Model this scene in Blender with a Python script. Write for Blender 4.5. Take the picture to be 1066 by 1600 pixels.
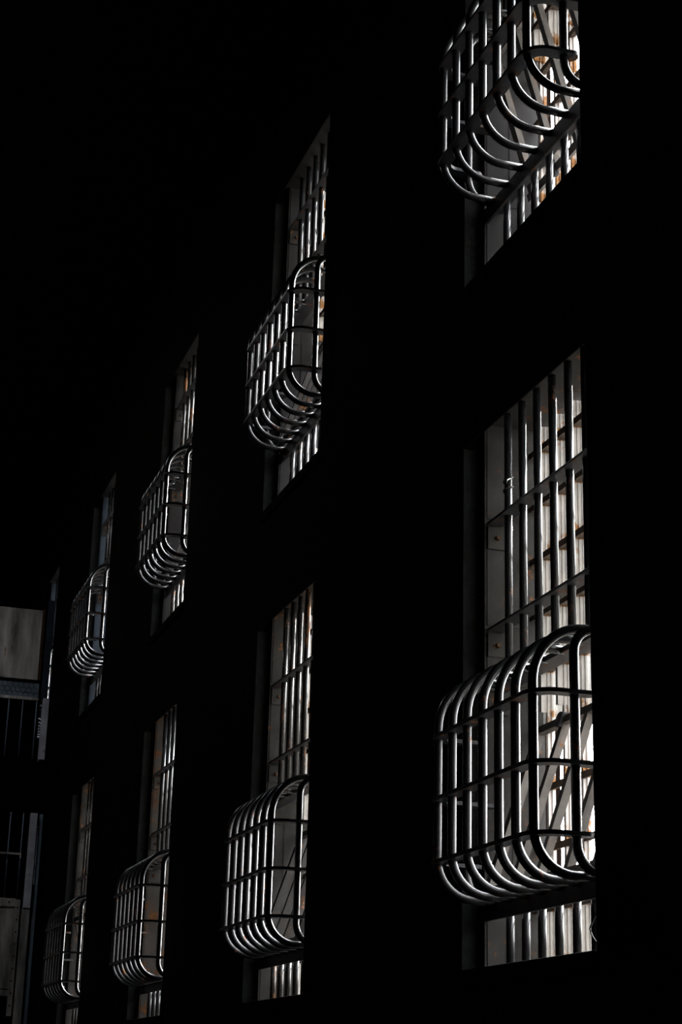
import bpy, bmesh, math, random
from mathutils import Vector, Matrix
random.seed(4)
PI = math.pi
for o in list(bpy.data.objects): bpy.data.objects.remove(o)
scn = bpy.context.scene
COL = scn.collection
H = 1.6                                     # eye height: every height below is measured from the eye, then raised by H

# ------------------------------------------------------------------ camera
F_PX, YAW, PITCH, ROLL = 2718.9, math.radians(17.2695), math.radians(18.4227), math.radians(1.5625)
cd = bpy.data.cameras.new('camera'); cam = bpy.data.objects.new('camera', cd); COL.objects.link(cam)
fw = Vector((math.sin(YAW)*math.cos(PITCH), math.cos(YAW)*math.cos(PITCH), math.sin(PITCH)))
rt = Vector((math.cos(YAW), -math.sin(YAW), 0)); up = rt.cross(fw)
r2 = rt*math.cos(ROLL)+up*math.sin(ROLL); u2 = -rt*math.sin(ROLL)+up*math.cos(ROLL)
M = Matrix((r2, u2, -fw)).transposed().to_4x4(); M.translation = Vector((-2.6, 0, H))
cam.matrix_world = M
cd.sensor_fit = 'VERTICAL'; cd.sensor_height = 36.0; cd.lens = F_PX/1600*36.0
cd.clip_start = 0.05; cd.clip_end = 200
scn.camera = cam

# ------------------------------------------------------------------ world: bright overcast daylight outside
SKY_LOW, SKY_HIGH, GROUND, EXPOSURE = 9.0, 11.5, 0.9, 0.0
w = bpy.data.worlds.new('overcast_sky'); scn.world = w; w.use_nodes = True
nt = w.node_tree; nt.nodes.clear()
wo = nt.nodes.new('ShaderNodeOutputWorld'); bg = nt.nodes.new('ShaderNodeBackground')
tc = nt.nodes.new('ShaderNodeTexCoord'); sx = nt.nodes.new('ShaderNodeSeparateXYZ')
rp = nt.nodes.new('ShaderNodeValToRGB')
nt.links.new(tc.outputs['Generated'], sx.inputs[0])
mr = nt.nodes.new('ShaderNodeMapRange'); mr.inputs[1].default_value = -1; mr.inputs[2].default_value = 1
nt.links.new(sx.outputs[2], mr.inputs[0]); nt.links.new(mr.outputs[0], rp.inputs[0])
e = rp.color_ramp.elements
g, lo, hi = GROUND/SKY_HIGH, SKY_LOW/SKY_HIGH, 1.0
e[0].position = 0.0; e[0].color = (g, g*.96, g*.9, 1)
e[1].position = 1.0; e[1].color = (hi*.93, hi*.97, hi, 1)
n = e.new(0.49); n.color = (g, g*.96, g*.9, 1)
n = e.new(0.51); n.color = (lo, lo*.99, lo*.98, 1)
SUN_DIR, SUN_E, GLOW = Vector((.75, .55, .38)).normalized(), 27.0, 3.2
dp = nt.nodes.new('ShaderNodeVectorMath'); dp.operation = 'DOT_PRODUCT'; dp.inputs[1].default_value = SUN_DIR
nt.links.new(tc.outputs['Generated'], dp.inputs[0])
gw = nt.nodes.new('ShaderNodeMapRange'); gw.interpolation_type = 'SMOOTHSTEP'
gw.inputs[1].default_value = .45; gw.inputs[2].default_value = 1.0; gw.inputs[3].default_value = SKY_HIGH*.9; gw.inputs[4].default_value = SKY_HIGH*GLOW
nt.links.new(dp.outputs['Value'], gw.inputs[0]); nt.links.new(gw.outputs[0], bg.inputs[1])
nt.links.new(rp.outputs[0], bg.inputs[0])
nt.links.new(bg.outputs[0], wo.inputs[0])
vs = scn.view_settings
vs.view_transform = 'Standard'; vs.look = 'None'; vs.gamma = 1.0; vs.exposure = EXPOSURE; vs.use_curve_mapping = False
scn.display_settings.display_device = 'sRGB'
scn.cycles.max_bounces = 10; scn.cycles.diffuse_bounces = 5; scn.cycles.transparent_max_bounces = 24
scn.cycles.sample_clamp_indirect = 6.0

# hazy sun outside, ahead and to the right, low enough to graze the bars
sl = bpy.data.lights.new('sun', 'SUN'); sl.energy = SUN_E; sl.angle = math.radians(2.5); sl.color = (1, .97, .92)
so = bpy.data.objects.new('sun', sl); COL.objects.link(so); so.rotation_euler = SUN_DIR.to_track_quat('Z', 'Y').to_euler(); so.location = (20, 20, 15)
SKY_X0, SKY_X1, SKY_Y0, SKY_Y1 = -3.7, -2.4, 14.2, 15.5        # unseen roof opening added near the far end to light the gallery
def portal(loc, rot, sx_, sy_):
    l = bpy.data.lights.new('daylight_portal', 'AREA'); l.shape = 'RECTANGLE'; l.size = sx_; l.size_y = sy_; l.energy = 1
    l.cycles.is_portal = True
    o = bpy.data.objects.new('daylight_portal', l); COL.objects.link(o); o.location = loc; o.rotation_euler = rot
portal(((SKY_X0+SKY_X1)/2, (SKY_Y0+SKY_Y1)/2, 8.80), (0, 0, 0), SKY_X1-SKY_X0, SKY_Y1-SKY_Y0)
for k_ in range(5):
    for z_, h_ in ((H+1.56, 2.35), (H+3.09+1.48, 2.35)):
        portal((.46, 5.992+3.4216*k_, z_), (0, PI/2, 0), h_, 1.25)

# ------------------------------------------------------------------ materials
def mat(name, base, rough=.6, metal=0.0, noise=0.0, nscale=8.0, rust=0.0, rscale=5.0, bump=0.0, spec=.5, stretch=(1,1,1), rust_col=(.20,.075,.02), cell=None):
    m = bpy.data.materials.new(name); m.use_nodes = True
    t = m.node_tree; b = t.nodes['Principled BSDF']; L = t.links.new
    b.inputs['Roughness'].default_value = rough; b.inputs['Metallic'].default_value = metal
    b.inputs['Specular IOR Level'].default_value = spec
    geo = t.nodes.new('ShaderNodeNewGeometry'); mp = t.nodes.new('ShaderNodeMapping')
    L(geo.outputs['Position'], mp.inputs[0]); mp.inputs['Scale'].default_value = stretch
    def noi(scale, detail=4, r=.6):
        q = t.nodes.new('ShaderNodeTexNoise'); q.inputs['Scale'].default_value = scale
        q.inputs['Detail'].default_value = detail; q.inputs['Roughness'].default_value = r
        L(mp.outputs[0], q.inputs['Vector']); return q.outputs[0]
    def ramp(src, a, bb):
        q = t.nodes.new('ShaderNodeMapRange'); q.inputs[1].default_value = a; q.inputs[2].default_value = bb
        L(src, q.inputs[0]); return q.outputs[0]
    def mix(f, c1, c2):
        q = t.nodes.new('ShaderNodeMix'); q.data_type = 'RGBA'
        if f is not None: L(f, q.inputs[0])
        for i, c in ((6, c1), (7, c2)):
            if isinstance(c, tuple): q.inputs[i].default_value = c+(1,)
            else: L(c, q.inputs[i])
        return q.outputs[2]
    col = base
    if noise: col = mix(ramp(noi(nscale), .3, .7), tuple(c*(1-noise) for c in base), tuple(min(1,c*(1+noise)) for c in base))
    if rust:
        f = ramp(noi(rscale, 8, .7), .62-rust*.3, .70-rust*.25)
        if cell:                              # rust gathers on the ledge at the foot of every pane
            sp = t.nodes.new('ShaderNodeSeparateXYZ'); L(geo.outputs['Position'], sp.inputs[0])
            a = t.nodes.new('ShaderNodeMath'); a.operation = 'SUBTRACT'; L(sp.outputs[2], a.inputs[0]); a.inputs[1].default_value = cell[0]
            c = t.nodes.new('ShaderNodeMath'); c.operation = 'FLOORED_MODULO'; L(a.outputs[0], c.inputs[0]); c.inputs[1].default_value = cell[1]
            k = ramp(c.outputs[0], cell[1]*.42, .0)
            s = t.nodes.new('ShaderNodeMath'); s.operation = 'MULTIPLY'; L(k, s.inputs[0]); s.inputs[1].default_value = .32
            s2 = t.nodes.new('ShaderNodeMath'); s2.operation = 'ADD'; L(s.outputs[0], s2.inputs[0]); L(noi(rscale, 8, .7), s2.inputs[1])
            f = ramp(s2.outputs[0], .66-rust*.1, .74-rust*.1)
        rc = mix(ramp(noi(rscale*4), .35, .65), tuple(c*.45 for c in rust_col), tuple(c*1.4 for c in rust_col))
        col = mix(f, col, rc)
        rr = t.nodes.new('ShaderNodeMapRange'); L(f, rr.inputs[0]); rr.inputs[3].default_value = rough; rr.inputs[4].default_value = .85
        L(rr.outputs[0], b.inputs['Roughness'])
    if isinstance(col, tuple): b.inputs['Base Color'].default_value = col+(1,)
    else: L(col, b.inputs['Base Color'])
    if bump:
        bp = t.nodes.new('ShaderNodeBump'); bp.inputs['Strength'].default_value = bump; bp.inputs['Distance'].default_value = .004
        L(noi(nscale*4, 6), bp.inputs['Height']); L(bp.outputs[0], b.inputs['Normal'])
    return m
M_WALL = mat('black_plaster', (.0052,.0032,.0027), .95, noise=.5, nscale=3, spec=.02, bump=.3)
M_FLOOR = mat('dark_concrete', (.010,.009,.008), .85, noise=.4, nscale=4, spec=.1)
M_REVEAL = mat('dark_green_grey_plaster', (.014,.016,.0155), .9, noise=.45, nscale=22, spec=.1, bump=.4)
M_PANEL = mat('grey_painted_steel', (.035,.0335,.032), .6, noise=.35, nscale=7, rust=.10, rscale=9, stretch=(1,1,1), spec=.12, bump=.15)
M_PANEL_R = mat('rust_stained_grey_steel', (.040,.037,.034), .65, noise=.35, nscale=7, rust=.28, rscale=11, spec=.12, bump=.15, rust_col=(.085,.035,.012))
M_PANEL_B = mat('blue_grey_painted_steel', (.024,.037,.055), .6, noise=.3, nscale=7, spec=.25)  # bluish daylight on far jambs put into the colour; also used on the post
M_SASH = mat('white_grey_sash_paint', (.46,.43,.41), .6, noise=.2, nscale=14, rust=.5, rscale=30, stretch=(1,1,.7), spec=.3, cell=(2.06-.005,.2425), bump=.2, rust_col=(.26,.12,.04))
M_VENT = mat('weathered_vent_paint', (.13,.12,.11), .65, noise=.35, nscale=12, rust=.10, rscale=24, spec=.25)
M_BAR = mat('dark_bar_paint', (.028,.029,.032), .22, metal=.2, noise=.2, nscale=30, rust=.02, rscale=14, stretch=(1,1,.6), spec=.5, bump=.12)
M_BAR_D = mat('dull_blue_bar_paint', (.020,.026,.034), .5, metal=.1, noise=.2, nscale=30, spec=.25)  # bar colour darkened and blued to imitate the dim light at the farthest windows
M_BAR_R = mat('rusted_bar_paint', (.032,.031,.030), .26, metal=.2, noise=.25, nscale=30, rust=.22, rscale=10, stretch=(1,1,.5), spec=.5, bump=.2)
M_BAND = mat('dark_flat_bar_paint', (.040,.042,.048), .45, noise=.3, nscale=20, rust=.15, rscale=12, spec=.3, bump=.15)
M_RUST = mat('rusty_iron', (.07,.035,.018), .85, noise=.5, nscale=20, spec=.2)
M_WIRE = mat('dark_wire', (.05,.045,.04), .6, metal=.3)
M_PLATE = mat('streaked_grey_plate', (.50,.47,.45), .75, noise=.65, nscale=3.0, rust=.08, rscale=4, stretch=(2.5,1,.5), spec=.15, bump=.15)
M_STRIP = mat('blue_grey_strip', (.20,.27,.34), .7, noise=.3, nscale=6)
M_POST = mat('lilac_grey_post_paint', (.68,.68,.78), .6, noise=.2, nscale=8, rust=.1, rscale=6, spec=.3)

def glass_mat():
    m = bpy.data.materials.new('dusty_glass'); m.use_nodes = True; t = m.node_tree; t.nodes.clear(); L = t.links.new
    out = t.nodes.new('ShaderNodeOutputMaterial'); tr = t.nodes.new('ShaderNodeBsdfTransparent'); tr.inputs[0].default_value = (.86,.88,.88,1)
    gl = t.nodes.new('ShaderNodeBsdfGlossy'); gl.inputs['Roughness'].default_value = .08
    tl = t.nodes.new('ShaderNodeBsdfTranslucent'); tl.inputs[0].default_value = (.55,.53,.5,1)
    fr = t.nodes.new('ShaderNodeFresnel'); fr.inputs[0].default_value = 1.2
    no = t.nodes.new('ShaderNodeTexNoise'); no.inputs['Scale'].default_value = 6; no.inputs['Detail'].default_value = 6
    g = t.nodes.new('ShaderNodeNewGeometry'); L(g.outputs['Position'], no.inputs['Vector'])
    mr = t.nodes.new('ShaderNodeMapRange'); mr.inputs[1].default_value = .35; mr.inputs[2].default_value = .75; mr.inputs[3].default_value = .02; mr.inputs[4].default_value = .14
    L(no.outputs[0], mr.inputs[0])
    a = t.nodes.new('ShaderNodeMixShader'); b = t.nodes.new('ShaderNodeMixShader')
    L(mr.outputs[0], a.inputs[0]); L(tr.outputs[0], a.inputs[1]); L(tl.outputs[0], a.inputs[2])
    L(fr.outputs[0], b.inputs[0]); L(a.outputs[0], b.inputs[1]); L(gl.outputs[0], b.inputs[2]); L(b.outputs[0], out.inputs[0])
    return m
M_GLASS = glass_mat()
M_RAIL = mat('dark_rusty_rail_paint', (.09,.065,.05), .7, noise=.4, nscale=18, spec=.2)
M_PANEL_D = mat('dim_grey_painted_steel', (.017,.0165,.0175), .65, noise=.35, nscale=7, spec=.2)  # shaded copy of the jamb steel: dimness of the upper windows in its colour

# ------------------------------------------------------------------ mesh helpers
def obj(name, bm, m, parent=None, smooth=False):
    bmesh.ops.recalc_face_normals(bm, faces=bm.faces)
    me = bpy.data.meshes.new(name); bm.to_mesh(me); bm.free(); me.materials.append(m)
    if smooth:
        for p in me.polygons: p.use_smooth = True
    o = bpy.data.objects.new(name, me); COL.objects.link(o)
    if parent: o.parent = parent
    return o
def empty(name, loc=(0,0,0)):
    o = bpy.data.objects.new(name, None); o.empty_display_size = .2; COL.objects.link(o); o.location = loc; return o
def tag(o, label, cat, group=None, kind=None):
    o['label'] = label; o['category'] = cat
    if group: o['group'] = group
    if kind: o['kind'] = kind
    return o
def box(bm, x0, x1, y0, y1, z0, z1, bev=0.0):
    r = bmesh.ops.create_cube(bm, size=1)
    for v in r['verts']:
        v.co = Vector(((x0+x1)/2+v.co.x*(x1-x0), (y0+y1)/2+v.co.y*(y1-y0), (z0+z1)/2+v.co.z*(z1-z0)))
    if bev:
        es = list({e for v in r['verts'] for e in v.link_edges})
        bmesh.ops.bevel(bm, geom=es, offset=bev, segments=2, affect='EDGES', profile=.6)
def sweep(bm, pts, sect, frames=None, caps=True):
    """sweep a closed section [(a,b)..] along pts; frames gives (A,B) axes per point"""
    rings = []
    for p, (A, B) in zip(pts, frames):
        rings.append([bm.verts.new(Vector(p)+A*a+B*b) for a, b in sect])
    n = len(sect)
    for r0, r1 in zip(rings, rings[1:]):
        for i in range(n): bm.faces.new((r0[i], r0[(i+1)%n], r1[(i+1)%n], r1[i]))
    if caps: bm.faces.new(rings[0]); bm.faces.new(list(reversed(rings[-1])))
def tube(bm, pts, r, seg=16, ref=Vector((0,1,0))):
    pts = [Vector(p) for p in pts]; fr = []
    for i, p in enumerate(pts):
        T = (pts[min(i+1,len(pts)-1)]-pts[max(i-1,0)]).normalized()
        B = ref - T*ref.dot(T)
        if B.length < 1e-3: B = Vector((1,0,0))-T*T.x
        B.normalize(); fr.append((T.cross(B), B))
    sweep(bm, pts, [(r*math.cos(2*PI*k/seg), r*math.sin(2*PI*k/seg)) for k in range(seg)], fr)

# ------------------------------------------------------------------ measures shared by every bay
BAY, YN, YF = 3.4216, 5.3804, 6.6037
ROWS = {'lo': H, 'up': H+3.09}; HSTEP = .006              # height of each row's local origin
SILL, HEAD = {'lo': .4592, 'up': .315}, {'lo': 2.6593, 'up': 2.6593-.152}
NB = 5
WALLT, STEP = .44, .082                     # wall thickness, where the steel frame starts
FR = .045                                   # steel frame stands this far into the opening

# wall with ten openings: faces only where solid meets air
def holed_wall():
    ys = [-4.0]; zs = [-.05]
    for k in range(NB): ys += [YN+k*BAY, YF+k*BAY]
    ys.append(24.0)
    zs += [ROWS['lo']+SILL['lo'], ROWS['lo']+HEAD['lo'], ROWS['up']+SILL['up'], ROWS['up']+HEAD['up'], 8.6]
    # outer half is higher at the head: steel lintel level
    bm = bmesh.new()
    ny, nz = len(ys)-1, len(zs)-1
    solid = lambda i, j: 0 <= i < ny and 0 <= j < nz and not (i % 2 == 1 and j % 2 == 1)
    for i in range(ny):
        for j in range(nz):
            if not solid(i, j): continue
            y0, y1, z0, z1 = ys[i], ys[i+1], zs[j], zs[j+1]
            def q(*c): bm.faces.new([bm.verts.new(v) for v in c])
            # when the cell sits over an opening the outer part starts higher (head pocket)
            zo = z0 + (.165 if i % 2 == 1 and j in (2, 4) else 0)
            q((0,y0,z0),(0,y0,z1),(0,y1,z1),(0,y1,z0))
            q((WALLT,y0,zo),(WALLT,y1,zo),(WALLT,y1,z1),(WALLT,y0,z1))
            if zo != z0:
                q((0,y0,z0),(0,y1,z0),(HSTEP,y1,z0),(HSTEP,y0,z0))
                q((HSTEP,y0,z0),(HSTEP,y1,z0),(HSTEP,y1,zo),(HSTEP,y0,zo))
                q((HSTEP,y0,zo),(HSTEP,y1,zo),(WALLT,y1,zo),(WALLT,y0,zo))
            elif not solid(i, j-1): q((0,y0,z0),(0,y1,z0),(WALLT,y1,z0),(WALLT,y0,z0))
            if not solid(i, j+1): q((0,y0,z1),(WALLT,y0,z1),(WALLT,y1,z1),(0,y1,z1))
            if not solid(i-1, j): q((0,y0,z0),(WALLT,y0,z0),(WALLT,y0,z1),(0,y0,z1))
            if not solid(i+1, j): q((0,y1,z0),(0,y1,z1),(WALLT,y1,z1),(WALLT,y1,z0))
    # cheeks of the head pockets
    for k in range(NB):
        for r, hz in (('lo', ROWS['lo']+HEAD['lo']), ('up', ROWS['up']+HEAD['up'])):
            for y in (YN+k*BAY, YF+k*BAY):
                bm.faces.new([bm.verts.new(v) for v in ((HSTEP,y,hz),(WALLT,y,hz),(WALLT,y,hz+.165),(HSTEP,y,hz+.165))])
    bmesh.ops.remove_doubles(bm, verts=bm.verts, dist=1e-5)
    o = obj('wall_right', bm, M_WALL); return o
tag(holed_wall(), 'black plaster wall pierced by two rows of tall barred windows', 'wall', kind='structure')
def slab(name, a, m, label, cat='wall'):
    bm = bmesh.new(); box(bm, *a); return tag(obj(name, bm, m), label, cat, kind='structure')
slab('floor', (-4.6,0,-4,24,-.15,-.05), M_FLOOR, 'dark concrete floor of the corridor, below the frame', 'floor')
bm = bmesh.new()
for b in ((-4.6,WALLT,-4,SKY_Y0,8.6,8.75), (-4.6,WALLT,SKY_Y1,24,8.6,8.75), (-4.6,SKY_X0,SKY_Y0,SKY_Y1,8.6,8.75), (SKY_X1,WALLT,SKY_Y0,SKY_Y1,8.6,8.75)): box(bm, *b)
tag(obj('ceiling', bm, M_WALL), 'black ceiling with a small opening added to light the gallery, above the upper row of windows', 'ceiling', kind='structure')
slab('wall_left', (-4.75,-4.6,-4,24,-.05,8.6), M_WALL, 'black wall opposite the windows, left of the frame')
slab('wall_far', (-4.6,0,23.85,24,-.05,8.6), M_WALL, 'black end wall behind the guard gallery')
slab('wall_back', (-4.6,0,-4.15,-4,-.05,8.6), M_WALL, 'black wall behind the viewer')

# ------------------------------------------------------------------ window guard (bars, flat bars, bowed basket)
BX, BY0, BP, BR = .1305, 6.4135-YN, .1516, .0165
CX, CY0, CP = -.158, 6.4577-YN, .1552
CAGE_T, CAGE_B, BARTOP = 1.600, .722, 2.80
GY0, GY1 = FR, YF-YN-FR                      # ends at the steel frame
def arc_path(y, x0, x1, rt, rb, rx_t, rx_b, zt=None, zb=None):
    """bowed bar: from the window plane out into the room, down, and back"""
    zt = CAGE_T if zt is None else zt; zb = CAGE_B if zb is None else zb
    P = [(x0, y, zt)]
    for k in range(0, 13):
        a = PI/2*k/12; P.append((x1+rx_t*(1-math.sin(a)), y, zt-rt*(1-math.cos(a))))
    for k in range(0, 13):
        a = PI/2*k/12; P.append((x1+rx_b*(1-math.cos(a)), y, zb+rb*(1-math.sin(a))))
    P.append((x0, y, zb)); return P
def make_guard(y0, z0, sill, top):
    root = empty('window_guard', (0, y0, z0))
    for j in range(7):
        y = BY0-j*BP
        for za, zb in ((CAGE_T, top), (sill-.01, CAGE_B)):
            bm = bmesh.new(); tube(bm, [(BX,y,za),(BX,y,zb)], BR, 18); obj('bar', bm, M_BAR, root, True)
        bm = bmesh.new(); tube(bm, arc_path(CY0-j*CP, BX-.02, CX, .21, .155, .20, .155), BR*1.05, 16); obj('basket_bar', bm, M_BAR, root, True)
    for y in (CY0+.045, CY0-6*CP-.045):
        bm = bmesh.new(); tube(bm, arc_path(y, BX-.02, -.018, .09, .10, .085, .085, CAGE_T-.01, CAGE_B+.01), BR*1.05, 16); obj('basket_bar', bm, M_BAR, root, True)
    for z, hw, th in ((2.318,.037,.011),(1.850,.037,.011),(CAGE_T-.005,.040,.022),(CAGE_B+.005,.040,.014)):
        bm = bmesh.new(); box(bm, BX-hw, BX+hw, GY0, GY1, z-th/2, z+th/2, .002)
        if z < .8: box(bm, BX-hw-.004, BX-hw+.010, GY0, GY1, z-.070, z+th/2, .002)
        obj('crossbar', bm, M_BAND, root)
    # flat bands running round the basket
    ya, yb = CY0-6*CP-.045, CY0+.045
    for z, xe in ((1.352,.035),(1.103,BX-.03),(.858,.015)):
        R = .075; xo = CX
        pts, fr = [], []
        def add(x, y, nx, ny): pts.append((x, y, z)); fr.append((Vector((nx,ny,0)), Vector((0,0,1))))
        add(xe, ya, 0, -1)
        for k in range(9):
            a = PI/2*k/8; add(xo+R-R*math.sin(a), ya+R-R*math.cos(a), -math.sin(a), -math.cos(a))
        for k in range(9):
            a = PI/2*k/8; add(xo+R-R*math.cos(a), yb-R+R*math.sin(a), -math.cos(a), math.sin(a))
        add(xe, yb, 0, 1)
        bm = bmesh.new(); hw, th = .029, .0075
        sweep(bm, pts, [(-hw,-th),(hw,-th),(hw,th),(-hw,th)], fr)
        if xe < .06:                         # rounded free ends
            for y in (ya, yb):
                r = bmesh.ops.create_cone(bm, cap_ends=True, segments=20, radius1=hw, radius2=hw, depth=th*2)
                for v in r['verts']: v.co += Vector((xe, y, z))
        obj('basket_band', bm, M_BAND, root)
    return root
# ------------------------------------------------------------------ window (steel frame, muntin grid, glass, vent sash)
MX0, MX1 = .292, .352
MUN_Y = [5.49-YN+.163*k for k in range(7)]
PITCH_Z = .2425
def make_window(y0, z0, top, SILL):
    root = empty('window', (0, y0, z0)); W = YF-YN
    for y, s in ((0, 1), (W, -1)):
        bm = bmesh.new(); a, b = sorted((y, y+s*FR)); box(bm, STEP, MX1, a, b, SILL, top+.13, .002)
        # shallow raised sheets between the flat bars
        f = y+s*FR
        for za, zb in ((SILL+.02,.70),(.76,1.50),(1.62,1.74),(1.87,2.20),(2.34,top+.1)):
            a, b = sorted((f, f+s*.0025)); box(bm, STEP+.012, .19, a, b, za, zb)
            box(bm, .205, MX0-.008, a, b, za, zb)
        obj('jamb_panel', bm, M_PANEL, root)
        for zc in (2.255, 1.785, 1.54):
            bm = bmesh.new(); a, b = sorted((f, f+s*.008)); box(bm, STEP+.012, .185, a, b, zc-.05, zc+.05, .002)
            p = obj('bolt_plate', bm, M_PANEL, root)
            bm = bmesh.new(); r = bmesh.ops.create_cone(bm, cap_ends=True, segments=6, radius1=.012, radius2=.010, depth=.012)
            for v in r['verts']: v.co = Vector((.14+v.co.x, f+s*(.014+v.co.z), zc+v.co.y))
            obj('bolt', bm, M_RUST, p)
    bm = bmesh.new(); box(bm, HSTEP+.003, MX1, .001, W-.001, top+.112, top+.16, .002); obj('head_plate', bm, M_PANEL, root)
    bm = bmesh.new(); box(bm, -.015, .10, -.0, W, SILL-.05, SILL+.006, .004); obj('sill', bm, M_WALL, root)
    bm = bmesh.new(); box(bm, .10, MX1, FR, W-FR, SILL-.04, SILL+.012, .002); obj('sill_plate', bm, M_PANEL, root)
    # outer grid: deep T-shaped glazing bars
    bm = bmesh.new()
    zt = top+.10
    for y in MUN_Y:
        for za, zb, d in ((SILL, .76, 0), (.76, 1.50, .028), (1.50, zt, 0)):   # the bars are shallower across the vent opening
            box(bm, MX0+d, MX0+d+.006, y-.010, y+.010, za, zb)
            box(bm, MX0+d+.004, MX1-.014, y-.004, y+.004, za, zb)
            if not d: box(bm, MX0+.030, MX1-.012, y-.007, y+.007, za, zb)
            box(bm, MX1-.014, MX1, y-.010, y+.010, za, zb)
    obj('glazing_bars', bm, M_SASH, root)
    bm = bmesh.new()
    z = .464-(PITCH_Z if SILL < .4 else 0)
    if z < SILL: z += PITCH_Z
    while z < zt:
        d = .028 if .78 < z < 1.45 else 0
        box(bm, MX0+d-.002, MX0+d+.006, FR, W-FR, z-.014, z+.014)
        box(bm, MX0+d+.004, MX1-.004, FR, W-FR, z-.004, z+.006)
        z += PITCH_Z
    obj('glazing_rails', bm, M_RAIL, root)
    bm = bmesh.new(); [box(bm, MX1-.006, MX1-.002, FR, W-FR, za, zb) for za, zb in ((SILL, .78), (1.46, zt))]; obj('glass', bm, M_GLASS, root)
    return root
def make_vent(root, mode):
    """tilting vent sash; mode 'top' = hinged at the top and swung in at the foot, 'bottom' = the reverse, 'shut'"""
    W = YF-YN; h = .70
    s = 1 if mode != 'bottom' else -1
    ya, yb = .085, W-.085
    bm = bmesh.new()
    for y in (5.49-YN, 5.745-YN, 6.0-YN, 6.225-YN, 6.47-YN):
        e = y in (5.49-YN, 6.47-YN)
        box(bm, -.006, .006, y-.017, y+.017, 0, -s*h) if not e else box(bm, -.010, .010, y-.022, y+.022, 0, -s*h)
        box(bm, .004, .030, y-.004, y+.004, 0, -s*h)
    o = obj('vent_sash', bm, M_VENT, root)
    bm = bmesh.new()
    for z in (0, -s*h):
        box(bm, -.008, .010, ya, yb, z-.018, z+.018); box(bm, .004, .030, ya, yb, z-.004, z+.004)
    obj('sash_rail', bm, M_VENT, o)
    # pull ring on the top rail
    bm = bmesh.new(); yr = 6.255-YN
    P = [(-.012, yr+.019*math.cos(a), (.015 if s > 0 else -h*0+.015)+.019*math.sin(a)) for a in [2*PI*k/20 for k in range(20)]]
    tube(bm, P+[P[0]], .006, 8, Vector((1,0,0)))
    box(bm, -.022, .004, yr-.045, yr-.012, -.035, .03, .004)
    obj('latch_ring', bm, M_BAND, o)
    if mode == 'top': o.location = (.285, 0, 1.42); o.rotation_euler = (0, math.radians(19), 0)
    elif mode == 'bottom': o.location = (.285, 0, .80); o.rotation_euler = (0, math.radians(-16), 0)
    else: o.location = (.262, 0, 1.42)
    if mode != 'shut':                       # stay arm holding the sash open
        bm = bmesh.new(); y = ya-.02
        box(bm, -.02, .012, y-.01, y+.008, -s*h*.5-.012, -s*h*.5+.012)
        box(bm, 0, .17, y-.004, y+.002, -s*h*.62-.01, -s*h*.62+.01)
        obj('stay_arm', bm, M_RUST, o)
    return o
def copy_tree(o, parent=None):
    c = o.copy(); COL.objects.link(c)
    if parent: c.parent = parent
    for ch in list(o.children): copy_tree(ch, c)
    return c
guards = {r: make_guard(YN, ROWS[r], SILL[r], HEAD[r]+.115) for r in ('lo', 'up')}
win0 = {'lo': make_window(YN, ROWS['lo'], HEAD['lo'], SILL['lo']), 'up': make_window(YN, ROWS['up'], HEAD['up'], SILL['up'])}
ORD = ['nearest', 'second', 'third', 'fourth', 'fifth and farthest']
VENT = {('lo',0):'top',('lo',1):'top',('lo',2):'shut',('lo',3):'bottom',('lo',4):'shut',
        ('up',0):'bottom',('up',1):'top',('up',2):'top',('up',3):'shut',('up',4):'shut'}
GL = {('lo',0):'large dark steel bar guard with bowed basket, filling the nearest lower window at right',
      ('lo',1):'steel bar guard with bowed basket on the second lower window from the right',
      ('lo',2):'slender looking bar guard with basket on the third lower window, above the frame edge',
      ('lo',3):'small dim bar guard with brownish basket on the fourth lower window, near bottom left',
      ('lo',4):'barely visible bar guard in the farthest lower window beside the gallery post',
      ('up',0):'bar guard whose bowed basket is cut by the top edge of the photo, upper right',
      ('up',1):'bar guard with curved basket bars in the second upper window from the right',
      ('up',2):'bar guard with rusty brown bar tops in the third upper window',
      ('up',3):'small bluish bar guard with ribbed basket in the fourth upper window',
      ('up',4):'sliver of bar guard in the farthest upper window beside the grey gallery plate'}
WL = {('lo',0):'nearest lower window with rust-stained white glazing bars and open vent sash',
      ('lo',1):'second lower window from the right, grey steel jamb and inward-tilted sash',
      ('lo',2):'third lower window from the right, narrow, with rust-stained jamb behind its basket',
      ('lo',3):'fourth lower window from the right, dim blue-grey jamb, sash leaning in at the top',
      ('lo',4):'farthest lower window, a dim sliver right of the gallery post',
      ('up',0):'nearest upper window cut off by the top edge, white daylight beside tilted sash',
      ('up',1):'second upper window from the right, tall and dark with grey jamb',
      ('up',2):'third upper window from the right, narrow dark jamb with rusty top',
      ('up',3):'fourth upper window from the right with bluish jamb',
      ('up',4):'farthest upper window, a thin blue sliver right of the grey plate'}
n = 0
used = {'lo': False, 'up': False}
todo = [(r, k) for r in ('lo', 'up') for k in range(NB)]
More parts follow.
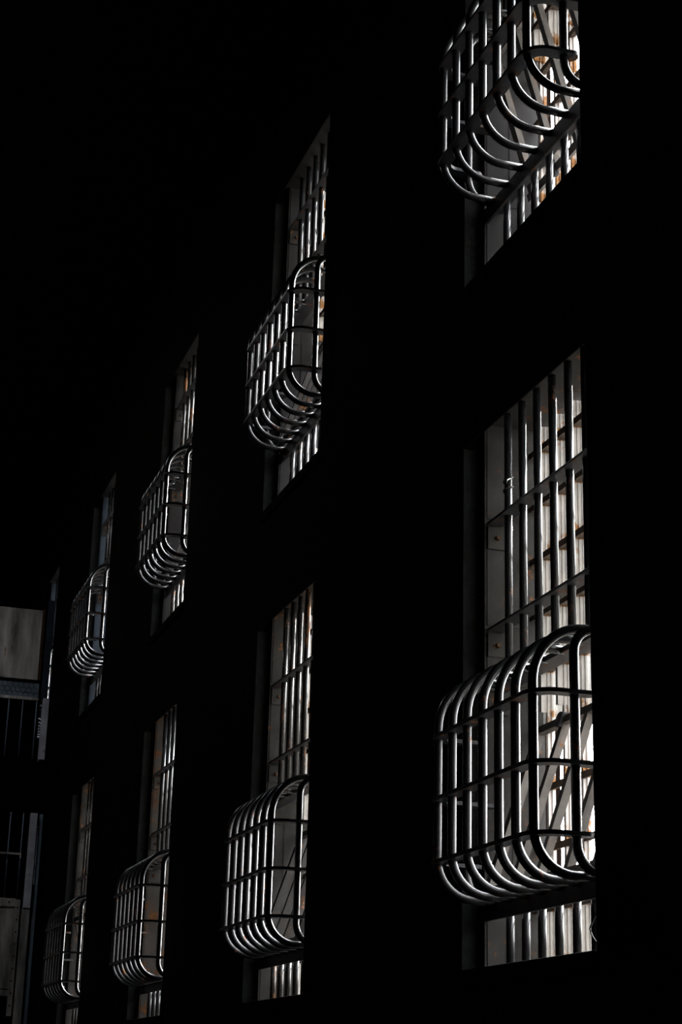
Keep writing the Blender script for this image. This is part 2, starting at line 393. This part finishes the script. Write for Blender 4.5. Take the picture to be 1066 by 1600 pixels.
for r, k in todo:
    fresh = not used[r]; used[r] = True
    wv = win0[r] if fresh else copy_tree(win0[r])
    n += 1; wv.name = 'window_%d' % n; wv.location = (0, YN+k*BAY, ROWS[r])
    tag(wv, WL[r, k], 'window', 'tall steel windows in the wall', 'structure')
    g = guards[r] if fresh else copy_tree(guards[r])
    g.location = (0, YN+k*BAY, ROWS[r])
    tag(g, GL[r, k], 'window guard', 'barred guards over the windows')
    if (r, k) in (('up', 2), ('lo', 3), ('lo', 1)):
        for c in g.children:
            if c.name.startswith('bar'):
                c.material_slots[0].link = 'OBJECT'; c.material_slots[0].material = M_BAR_R
    if k == 4:
        for c in g.children:
            c.material_slots[0].link = 'OBJECT'; c.material_slots[0].material = M_BAR_D
    if (r, k) == ('lo', 2):
        for c in wv.children:
            if c.name.startswith('jamb'):
                c.material_slots[0].link = 'OBJECT'; c.material_slots[0].material = M_PANEL_R
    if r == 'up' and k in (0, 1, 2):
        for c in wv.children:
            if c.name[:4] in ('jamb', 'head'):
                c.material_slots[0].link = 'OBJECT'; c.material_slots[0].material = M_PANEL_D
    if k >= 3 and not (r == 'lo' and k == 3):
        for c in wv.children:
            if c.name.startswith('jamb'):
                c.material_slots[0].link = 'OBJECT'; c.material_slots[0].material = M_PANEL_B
for (r, k), i in zip(todo, range(1, 11)):
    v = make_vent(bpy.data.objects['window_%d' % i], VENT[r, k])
    if k:                                    # the farther sashes take the darker jamb material
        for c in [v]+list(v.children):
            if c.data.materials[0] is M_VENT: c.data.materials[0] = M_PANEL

# plaster linings of the reveals (the painted inner edge of each opening)
n = 0
for r, k in todo:
    n += 1; z = ROWS[r]; y0 = YN+k*BAY; y1 = YF+k*BAY
    bm = bmesh.new()
    box(bm, .002, STEP, y1-.004, y1+.001, z+SILL[r], z+HEAD[r])
    box(bm, .002, STEP, y0-.001, y0+.004, z+SILL[r], z+HEAD[r])
    o = obj('reveal_lining', bm, M_REVEAL, bpy.data.objects['window_%d' % n]); o.location = (0, -y0, -z)

# ------------------------------------------------------------------ guard gallery across the far end
GYP = 18.2
gal = empty('guard_gallery', (-1.16, GYP, H+.03))
tag(gal, 'grey steel guard gallery with barred openings and plates across the far end', 'gallery')
def gp(name, m, *boxes, bev=.003, smooth=False):
    bm = bmesh.new()
    for b in boxes: box(bm, b[0]+1.2, b[1]+1.2, b[2]-GYP, b[3]-GYP, b[4], b[5], bev)
    return obj(name, bm, m, gal, smooth)
Y = GYP; XL = -4.4
gp('upper_plate', M_PLATE, (XL, -.295, Y, Y+.008, 4.05, 4.785))
gp('plate_edge_angle', M_RUST, (-.300, -.272, Y-.02, Y+.03, 4.02, 4.80))
gp('lower_plate', M_PLATE, (XL, -.335, Y, Y+.008, .86, 1.70))
fr = gp('plate_frame', M_PLATE, (-.335, -.285, Y-.012, Y+.02, .60, 1.74), (XL, -.335, Y-.012, Y+.02, 1.665, 1.75), (XL, -.335, Y-.012, Y+.02, .79, .85))
bm = bmesh.new()
for k in range(9):
    r = bmesh.ops.create_uvsphere(bm, u_segments=8, v_segments=6, radius=.009)
    for v in r['verts']: v.co = Vector((-.31+1.2+v.co.x, -.014+v.co.y*.5, .7+k*.12+v.co.z))
for k in range(6):
    r = bmesh.ops.create_uvsphere(bm, u_segments=8, v_segments=6, radius=.009)
    for v in r['verts']: v.co = Vector((-.40-.12*k+1.2+v.co.x, -.014+v.co.y*.5, 1.71+v.co.z))
obj('rivets', bm, M_RUST, fr)
gp('corner_post', M_POST, (-.225, -.160, Y-.03, Y+.03, 3.18, 3.83))
gp('corner_post', M_PANEL_B, (-.245, -.182, Y-.02, Y+.05, 3.83, 4.9))
gp('corner_post', M_POST, (-.255, -.185, Y-.03, Y+.03, 1.66, 2.62))
gp('corner_post', M_PLATE, (-.265, -.185, Y-.02, Y+.03, .30, 1.66))
gp('edge_strip', M_STRIP, (-.155, -.120, Y+.02, Y+.05, .3, 2.62))
gp('side_panel', M_WALL, (-.262, -.245, Y+.05, Y+2.4, .3, 5.2))  # added dark sheet: keeps the space behind the gallery bars black
gp('filler_plate', M_WALL, (-.190, -.150, Y+.03, Y+.05, .3, 1.9))  # added dark sheet standing in for the dark gap, covers the bright far basket
gp('gallery_floor', M_WALL, (XL, 0, Y, Y+2.0, 2.66, 3.16))
gp('rail', M_PLATE, (XL, -.27, Y-.015, Y+.015, 3.80, 3.83), (XL, -.27, Y-.015, Y+.015, 4.02, 4.05))
# wire mesh strip between the rails
bm = bmesh.new()
box(bm, XL+1.2, -.275+1.2, .004, .010, 3.83, 3.985)
obj('backing_strip', bm, M_STRIP, gal)
bm = bmesh.new(); hx = .032
for row in range(4):
    for c in range(70):
        cx = -.30-c*hx*1.732-(hx*.866 if row % 2 else 0); cz = 3.86+row*hx*1.5
        if cx < -1.6: continue
        for q in range(3):
            a, b = PI/6+q*PI/3, PI/6+(q+1)*PI/3
            tube(bm, [(cx+1.2+hx*math.cos(a), -.002, cz+hx*math.sin(a)), (cx+1.2+hx*math.cos(b), -.002, cz+hx*math.sin(b))], .0022, 5)
mw = obj('wire_mesh', bm, M_WIRE, gal); mw['kind'] = 'stuff'
for zz0, zz1, xs in ((3.18, 3.80, (-.285,-.43,-.575,-.72,-.865)), (1.75, 2.62, (-.325,-.455,-.585,-.715,-.845))):
    for x in xs:
        bm = bmesh.new(); tube(bm, [(x+1.2, 0, zz0), (x+1.2, 0, zz1)], .0065, 10); obj('gallery_bar', bm, M_STRIP, gal, True)
gp('hand_rail', M_PLATE, (XL, -.325, Y-.035, Y-.02, 2.185, 2.205), (-.335, -.320, Y-.035, Y-.02, 2.15, 2.205))

# ------------------------------------------------------------------ odds and ends on the nearest window
def wire(name, pts, r, m, label, cat):
    bm = bmesh.new(); tube(bm, pts, r, 6); o = obj(name, bm, m, None, True); return tag(o, label, cat)
by, bz = YN+BY0, H
wire('wrapped_wire', [(BX+.0205*math.cos(t), by+.0205*math.sin(t), bz+2.405+.0065*t) for t in [k*.5 for k in range(26)]]
     + [(BX-.03, by-.06, bz+2.45), (BX-.05, by-.10, bz+2.42)], .0028, M_WIRE,
     'thin wire wound round the leftmost bar of the nearest lower window, above its crossbar', 'wire')
wire('bent_twig', [(.10, YN+.16, bz+.475), (.08, YN+.20, bz+.53), (.10, YN+.26, bz+.56), (.09, YN+.19, bz+.60), (.11, YN+.15, bz+.62), (.10, YN+.17, bz+.66)],
     .003, M_WIRE, 'dark bent twig of wire at the sill of the nearest lower window', 'wire')
bm = bmesh.new()
for k in range(6):
    a0 = k % 2
    P = [((.008 if a0 else .004)*math.cos(t), (.004 if a0 else .008)*math.cos(t), -k*.02+.014*math.sin(t)) for t in [2*PI*q/12 for q in range(13)]]
    tube(bm, [(x+.24, y+YN+.34, z+bz+2.76) for x, y, z in P], .0022, 5)
tag(obj('hanging_chain', bm, M_WIRE), 'short dark chain hanging at the top of the nearest lower window', 'chain')
